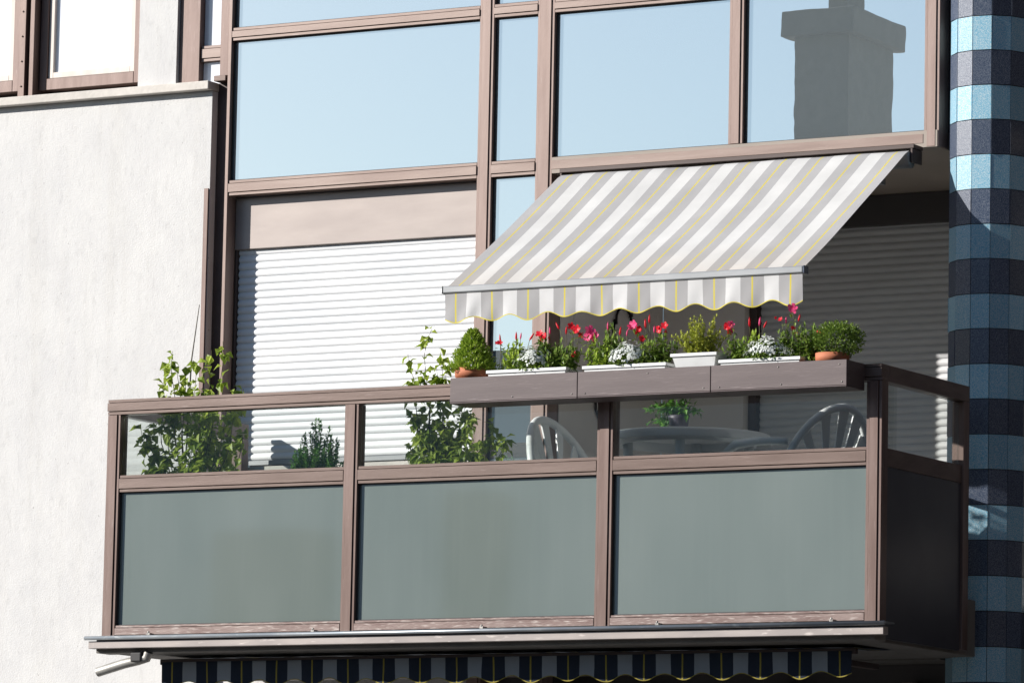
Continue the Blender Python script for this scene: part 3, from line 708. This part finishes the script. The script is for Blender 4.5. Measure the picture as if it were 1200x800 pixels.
b1 = empty('potted_shrub', (-.545, -.86, FZ), 'dense small leaved dark green shrub behind the left glass, in front of the white shutter', 'potted plant')
pot(b1, -.545, -.86, FZ, .14, .26, 'brown_pot')
lf, st, tips = shoots((-.545, -.86, FZ+.24), 125, .61, (.145, .13), .028, .016, 200, upl=.7, hmin=.62, lo=.3)
at_parent(lf.build('foliage', 'leaf_dark', b1), b1); at_parent(st.build('stem', 'stem', b1), b1)

# ------------------------------------------------------------------ garden table and chairs
T = empty('garden_table', (1.287, -.60, FZ), 'round white plastic garden table standing behind the right glass', 'table')
m = MB(); m.lathe([(0, .735), (.34, .735), (.372, .732), (.381, .722), (.381, .692), (.376, .688), (.371, .712), (.33, .722), (0, .722)], n=64); m.build('table_top', 'table_plastic', T)
m = MB(); m.lathe([(.30, .722), (.31, .722), (.31, .68), (.30, .68), (.30, .722)], n=48); m.build('apron', 'table_plastic', T)
for k in range(4):
    an = R(20+90*k); ca, sa = math.cos(an), math.sin(an)
    MB().tube([(ca*.28, sa*.28, .72), (ca*.27, sa*.27, .3), (ca*.31, sa*.31, 0)], [.024, .02, .015], 10).build('leg', 'white_plastic', T)
def chair(loc, rz, label, ah):
    t = empty('garden_chair', loc, label, 'chair', 'white plastic garden chairs', rz)
    # faces +Y locally; back at y = -.22
    def ty(z): return -.20-.16*(z-.42)/.4*.6
    rim = []
    for k in range(25):
        an = math.pi*k/24; x = .255*math.cos(an); z = .47+.345*math.sin(an); rim.append((x, ty(z)+.06*(x/.255)**2, z))
    rim = [(.225, -.13, .40)]+rim+[(-.225, -.13, .40)]
    m = MB()
    for k in range(len(rim)-1):   # flat rolled rim
        pass
    m.tube(rim, .019, 8)
    for k in range(7):
        an = R(18+24*k); x1 = .245*math.cos(an); z1 = .47+.335*math.sin(an); x0 = .09*math.cos(an); z0_ = .46+.03*math.sin(an)
        zz = [z0_, (z0_*.6+z1*.4), z1]; xx = [x0, x0*.6+x1*.4, x1]
        pts = [Vector((xx[i], ty(zz[i])+.06*(xx[i]/.255)**2, zz[i])) for i in range(3)]
        d = (pts[2]-pts[0]).normalized(); w = d.cross(Vector((0, 1, 0))).normalized(); ws = [.012, .016, .030]
        vs = []
        for i in range(3):
            for s_, yy in ((1, .004), (1, -.004), (-1, -.004), (-1, .004)): vs.append(pts[i]+w*ws[i]*s_+Vector((0, yy, 0)))
        fs = [(0, 3, 2, 1), (8, 9, 10, 11)]
        for i in range(2):
            for j in range(4): fs.append((i*4+j, i*4+(j+1) % 4, i*4+4+(j+1) % 4, i*4+4+j))
        m.add(vs, fs)
    hub = [(.14*math.cos(math.pi*k/8), ty(.46), .455+.05*math.sin(math.pi*k/8)) for k in range(9)]
    m.tube(hub, .012, 6); m.box(-.2, .2, -.215, -.195, .40, .46)
    m.build('backrest', 'chair_plastic', t)
    s = MB(); K = 10
    vs = []
    for j in range(K+1):
        for i in range(K+1):
            x = -.22+.44*i/K; y = -.21+.45*j/K; vs.append((x*(1+.06*j/K), y, .425-.02*math.cos(x/.22*1.4)-.012*(j/K > .9)))
    fs = [(j*(K+1)+i, j*(K+1)+i+1, (j+1)*(K+1)+i+1, (j+1)*(K+1)+i) for j in range(K) for i in range(K)]
    s.add(vs, fs, 0, True); so = s.build('seat', 'chair_plastic', t); md = so.modifiers.new('thick', 'SOLIDIFY'); md.thickness = .012
    for sx in (-1, 1):
        MB().tube([(sx*.21, .20, .43), (sx*.235, .22, .2), (sx*.255, .25, 0)], [.026, .021, .016], 8).build('leg', 'chair_plastic', t)
        MB().tube([(sx*.20, -.19, .43), (sx*.225, -.24, .2), (sx*.245, -.29, 0)], [.026, .021, .016], 8).build('leg', 'chair_plastic', t)
        am = MB(); p = [(sx*.25, -.19, ah-.01), (sx*.275, -.05, ah), (sx*.275, .12, ah-.005), (sx*.265, .19, ah-.035), (sx*.245, .21, .43)]
        am.tube(p, [.016, .02, .022, .02, .018], 8); am.build('armrest', 'chair_plastic', t)
    return t
def face(fx, fy): return math.atan2(fy, fx)-math.pi/2
# backs land at X 0.63 / Y -.75 and X 2.11 / Y -.7
def seat_at(bx_, by_, fx, fy):
    l = math.hypot(fx, fy); fx /= l; fy /= l
    return (bx_+fx*.26, by_+fy*.26, FZ), face(fx, fy)
loc, rz = seat_at(.625, -.72, 1, -.10); chair(loc, rz, 'white plastic garden chair left of the round table', .56)
loc, rz = seat_at(2.10, -.70, -.94, .34); chair(loc, rz, 'white plastic garden chair right of the round table, fan shaped back to the corner post', .66)
p2 = empty('table_plant', (1.225, -.62, FZ+.736), 'small green plant in a dark pot standing on the round table', 'potted plant')
pot(p2, 1.245, -.62, FZ+.736, .05, .085, 'dark_pot', False)
random.seed(5)
lf = MB(); st = MB()
for i in range(34):
    a0 = Vector((1.235, -.62, FZ+.81)); d = rdir(.5); d.z = abs(d.z)*.9; b0 = a0+Vector((d.x*.14-.02, d.y*.09, d.z*.10))
    if i % 4 == 0: b0.z = a0.z-random.uniform(-.01, .05); b0.x = a0.x-random.uniform(.06, .13)
    m_ = a0.lerp(b0, .5)+Vector((0, 0, .03)); st.tube([a0, m_, b0], .0013, 5)
    for j in range(7): lf.leaf(a0.lerp(b0, .3+.7*j/6)+Vector((0, 0, .02*(1-j/6))), rdir(.2), Vector((0, -.3, 1))+rdir()*.5, random.uniform(.028, .042), .022)
at_parent(lf.build('foliage', 'leaf_dark', p2), p2); at_parent(st.build('stem', 'stem', p2), p2)

# iron ornament, pull cord and crank on the side wall of the recess
o = MB()
o.tube([(.214, .72+.085*math.cos(t)*(1-.05*t), 4.775+.075*math.sin(t)*(1-.05*t)) for t in [k*.35 for k in range(11)]], .006, 6)
o.tube([(.214, .635, 4.775), (.214, .62, 4.72), (.214, .645, 4.67)], .007, 6)
for k in range(5): o.leaf((.216, .65+.04*k, 4.83), Vector((.1, math.cos(k), math.sin(k)+.3)), Vector((1, 0, 0)), .05, .025)
tag(o.build('wall_ornament', 'iron'), 'curled dark iron ornament on the shaded wall just under the awning hem', 'ornament')
o = MB(); o.tube([(.218, .44, 4.42), (.215, .457, 4.311), (.212, .556, 4.19), (.212, .565, 3.95), (.212, .565, 3.6)], .007, 6); o.tube([(.212, .565, 3.6), (.25, .565, 3.58), (.25, .565, 3.48)], .007, 6)
tag(o.build('crank_rod', 'iron'), 'thin dark crank rod hanging on the shaded wall behind the left chair', 'crank')
o = MB(); o.tube([(.215, .227, 5.30), (.217, .227, 4.9), (.215, .227, 4.45)], .0022, 5); o.tube([(.215, .227, 4.45), (.215, .227, 4.42)], .006, 6)
tag(o.build('pull_cord', 'white_plastic'), 'thin white pull cord hanging beside the brown mullion above the left flower box', 'cord')

# ------------------------------------------------------------------ awnings
def stripes(x0, x1, n_dark):
    n = n_dark; tot = x1-x0; w = tot/(n*1.58+(n-1)); g = 1.58*w; y = .008; cuts = []; x = x0
    for i in range(n):
        cuts += [(x, x+g/2-y/2, 0), (x+g/2-y/2, x+g/2+y/2, 2), (x+g/2+y/2, x+g, 0)]; x += g
        if i < n-1: cuts.append((x, x+w, 1)); x += w
    return cuts, g+w, g
def fabric(x0, x1, n_dark, path, mats, root, sag=.026, sub=3, thick=.0015):
    cuts, per, g = stripes(x0, x1, n_dark); m = MB(); cols = []; mi = []
    for a_, b_, k in cuts:
        s_ = 1 if k == 2 else sub
        for i in range(s_): cols.append(a_+(b_-a_)*i/s_); mi.append(k)
    cols.append(cuts[-1][1]); nr = len(path); vs = []
    for j, (y, z) in enumerate(path):
        t = j/(nr-1)
        for x in cols:
            u = (x-x0)/(x1-x0); dz = -sag*math.sin(math.pi*t)*(.6+.4*math.sin(math.pi*u))+.003*math.sin(x*17+t*5)*math.sin(math.pi*t)+.004*noise.noise(Vector((x*4, t*3, 0)))+.0035*noise.noise(Vector((x*14+t*3, t*2.2, 5)))*t
            vs.append((x, y, z+dz))
    nc = len(cols)
    for j in range(nr-1):
        for i in range(nc-1): m.f.append((j*nc+i, j*nc+i+1, (j+1)*nc+i+1, (j+1)*nc+i)); m.m.append(mi[i]); m.sm.append(True)
    m.v = vs
    o = m.build('fabric', mats, root); at_parent(o, root); return o, per, g
def valance(x0, x1, n_dark, y, zt, zl, zh, mats, root, ripple=.006):
    cuts, per, g = stripes(x0, x1, n_dark); m = MB(); cols = []; mi = []
    for a_, b_, k in cuts:
        s_ = 1 if k == 2 else 5
        for i in range(s_): cols.append(a_+(b_-a_)*i/s_); mi.append(k)
    cols.append(cuts[-1][1]); nc = len(cols)
    rows = [0, .15, .3, .5, .7, .85, .96, 1.0]; vs = []
    for t in rows:
        for x in cols:
            ph = (x-x0-g/2)/per*2*math.pi; zb = (zl+zh)/2-(zh-zl)/2*(1+.5*noise.noise(Vector((x*4, 2, 1))))*math.cos(ph)+.008*noise.noise(Vector((x*6, 7, 1)))
            rp = ripple*(.7+.9*noise.noise(Vector((x*3.1, 0, 9))))*t*(math.sin(x*23+1)+.7*noise.noise(Vector((x*14, t*2, 3)))+.5*math.sin(x*61+t*3))+.004*t
            vs.append((x, y-.001+rp, zt+(zb-zt)*t))
    m.v = vs
    for j in range(len(rows)-1):
        for i in range(nc-1): m.f.append((j*nc+i, (j+1)*nc+i, (j+1)*nc+i+1, j*nc+i+1)); m.m.append(2 if j == len(rows)-2 else mi[i]); m.sm.append(True)
    o = m.build('valance', mats, root); at_parent(o, root); return o
A = empty('striped_awning', (1.23, -.06, 5.33), 'opened awning in grey and white stripes with thin yellow lines above the flower boxes', 'awning')
def AP(o): return at_parent(o, A)
path = [(-.035, 5.352), (-.05, 5.372), (-.075, 5.384), (-.11, 5.380), (-.15, 5.362)]
for k in range(1, 22): t = k/21; path.append((-.15-1.01*t, 5.362-.664*t))
fabric(.318, 2.150, 10, path, ['cloth_grey', 'cloth_white', 'cloth_yellow'], A)
valance(.322, 2.150, 10, -1.182, 4.664, 4.524, 4.551, ['valance_grey', 'valance_white', 'cloth_yellow'], A)
AP(MB().box(.314, 2.156, -1.192, -1.150, 4.664, 4.697).build('front_bar', 'alu', A, .006))
for xa_, xb_, mm in ((2.1565, 2.163, 'tile_dark'), (.3095, .3135, 'alu')): AP(MB().box(xa_, xb_, -1.193, -1.149, 4.663, 4.698).build('end_cap', mm, A, .002))
AP(MB().tube([(.32, -.085, 5.335), (2.15, -.085, 5.335)], .040, 16).build('roller_tube', 'alu', A))
AP(MB().box(.30, 2.17, -.10, -.002, 5.3865, 5.4055).build('sun_leak_seal', 'bronze_dark', A, .002))  # added strip that stops sun leaking in over the roller
for x in (.306, 2.156): AP(MB().box(x, x+.010, -.105, -.002, 5.32, 5.385).build('wall_bracket', 'bronze_dark', A, .002))
for xs, xe, xf in ((.50, .95, .55), (1.95, 1.50, 1.90)):
    a_ = MB(); a_.tube([(xs, -.06, 5.27), (xe, -.60, 4.98)], [.022, .018], 8); a_.tube([(xe, -.60, 4.98), (xf, -1.15, 4.675)], [.018, .014], 8)
    a_.tube([(xe, -.60, 4.955), (xe, -.60, 5.005)], .026, 10); a_.box(xs-.03, xs+.03, -.09, -.002, 5.24, 5.30)
    AP(a_.build('folding_arm', 'alu', A))
# awning of the storey below, drawn in under the slab
A2 = empty('retracted_awning', (.51, -.9, 3.0), 'drawn in dark and pale striped awning hanging in the shade under the balcony', 'awning')
valance(-1.297, 2.325, 19, -1.002, 3.012, 2.893, 2.922, ['cloth_navy', 'cloth_white_shaded', 'cloth_yellow_shaded'], A2, .005)
fabric(-1.297, 2.325, 19, [(-.98, 3.03), (-.9, 3.035), (-.75, 3.04), (-.6, 3.042)], ['cloth_navy', 'cloth_white_shaded', 'cloth_yellow_shaded'], A2, sag=.0)
at_parent(MB().box(-1.31, 2.34, -1.0, -.97, 3.000, 3.026).build('front_bar', 'bronze_dark', A2, .004), A2)
at_parent(MB().tube([(-1.29, -.6, 2.99), (2.0, -.6, 2.99)], .045, 14).build('roller_tube', 'bronze_dark', A2), A2)
for x in (-1.2, .5, 2.2): at_parent(MB().box(x, x+.04, -.96, -.55, 2.96, 2.985).build('folding_arm', 'bronze_dark', A2, .003), A2)

# ------------------------------------------------------------------ across the street (seen only as reflections)
O = empty('grey_building', (-24, -50, 0), 'grey house across the street, seen mirrored in the windows', 'building')
def OP(o): return at_parent(o, O)
OP(bx('wall', 'far_wall', None, -75, 20, -58, -45, 0, 10.9, 0)).parent = O
OP(bx('cornice', 'far_wall_dark', None, -75.2, 20.2, -45, -44.7, 10.6, 11.05, 0)).parent = O
OP(bx('stair_tower', 'far_wall_dark', None, -36, -31.8, -47, -44, 0, 8.35, 0)).parent = O
OP(bx('bay', 'far_wall_dark', None, -29.2, -27.6, -47, -44.2, 0, 8.1, 0)).parent = O
OP(bx('bay', 'far_wall_dark', None, -25.3, -24.6, -47, -44.3, 0, 8.6, 0)).parent = O
ch = MB(); ch.box(-21.30, -20.42, -46.55, -45.05, 10.9, 15.63)
cho = OP(ch.build('chimney', 'far_brick', O))
cc = MB(); cc.box(-21.46, -20.28, -46.7, -44.9, 15.63, 16.02); OP(cc.build('chimney_cap', 'far_brick', cho, .02))
cf = MB(); cf.box(-20.98, -20.68, -46.1, -45.5, 16.022, 16.9); OP(cf.build('flue', 'far_brick', cho))

# ------------------------------------------------------------------ camera, sun, sky
cam = bpy.data.cameras.new('camera'); co = bpy.data.objects.new('camera', cam); col.objects.link(co); sc.camera = co
cam.sensor_width = 36; cam.lens = 36*5970.12/1200; cam.clip_end = 2000
yaw, pit, rol = R(29.948), R(7.192), R(1.164)
F = Vector((-math.sin(yaw)*math.cos(pit), math.cos(yaw)*math.cos(pit), math.sin(pit)))
r_ = Vector((math.cos(yaw), math.sin(yaw), 0)); u_ = r_.cross(F)
RR = r_*math.cos(rol)+u_*math.sin(rol); UU = -r_*math.sin(rol)+u_*math.cos(rol)
mt = Matrix((RR, UU, -F)).transposed().to_4x4(); mt.translation = (12.13451, -21.06171, 1.53273)
co.matrix_world = mt

AZ, EL = 50, 22.5
sd = Vector((-math.sin(R(AZ))*math.cos(R(EL)), -math.cos(R(AZ))*math.cos(R(EL)), math.sin(R(EL))))
sun = bpy.data.lights.new('sun', 'SUN'); sun.energy = 5.0; sun.angle = R(.5); sun.color = (1, .95, .89)
so = bpy.data.objects.new('sun', sun); col.objects.link(so); so.rotation_euler = sd.to_track_quat('Z', 'Y').to_euler(); so.location = (-20, -30, 30)
w = bpy.data.worlds.new('World'); sc.world = w; w.use_nodes = True
N = w.node_tree.nodes; L = w.node_tree.links
sky = N.new('ShaderNodeTexSky'); sky.sky_type = 'NISHITA'; sky.sun_disc = False
sky.sun_elevation = R(EL); sky.sun_rotation = R(180+AZ); sky.air_density = 1; sky.dust_density = .4; sky.ozone_density = 3
L.new(sky.outputs[0], N['Background'].inputs[0]); N['Background'].inputs[1].default_value = .072
vs_ = sc.view_settings; vs_.view_transform = 'Standard'; vs_.look = 'None'; vs_.gamma = 1; vs_.exposure = 0.5; vs_.use_curve_mapping = False
sc.cycles.caustics_reflective = False; sc.cycles.caustics_refractive = False; sc.cycles.max_bounces = 8; sc.cycles.transparent_max_bounces = 12
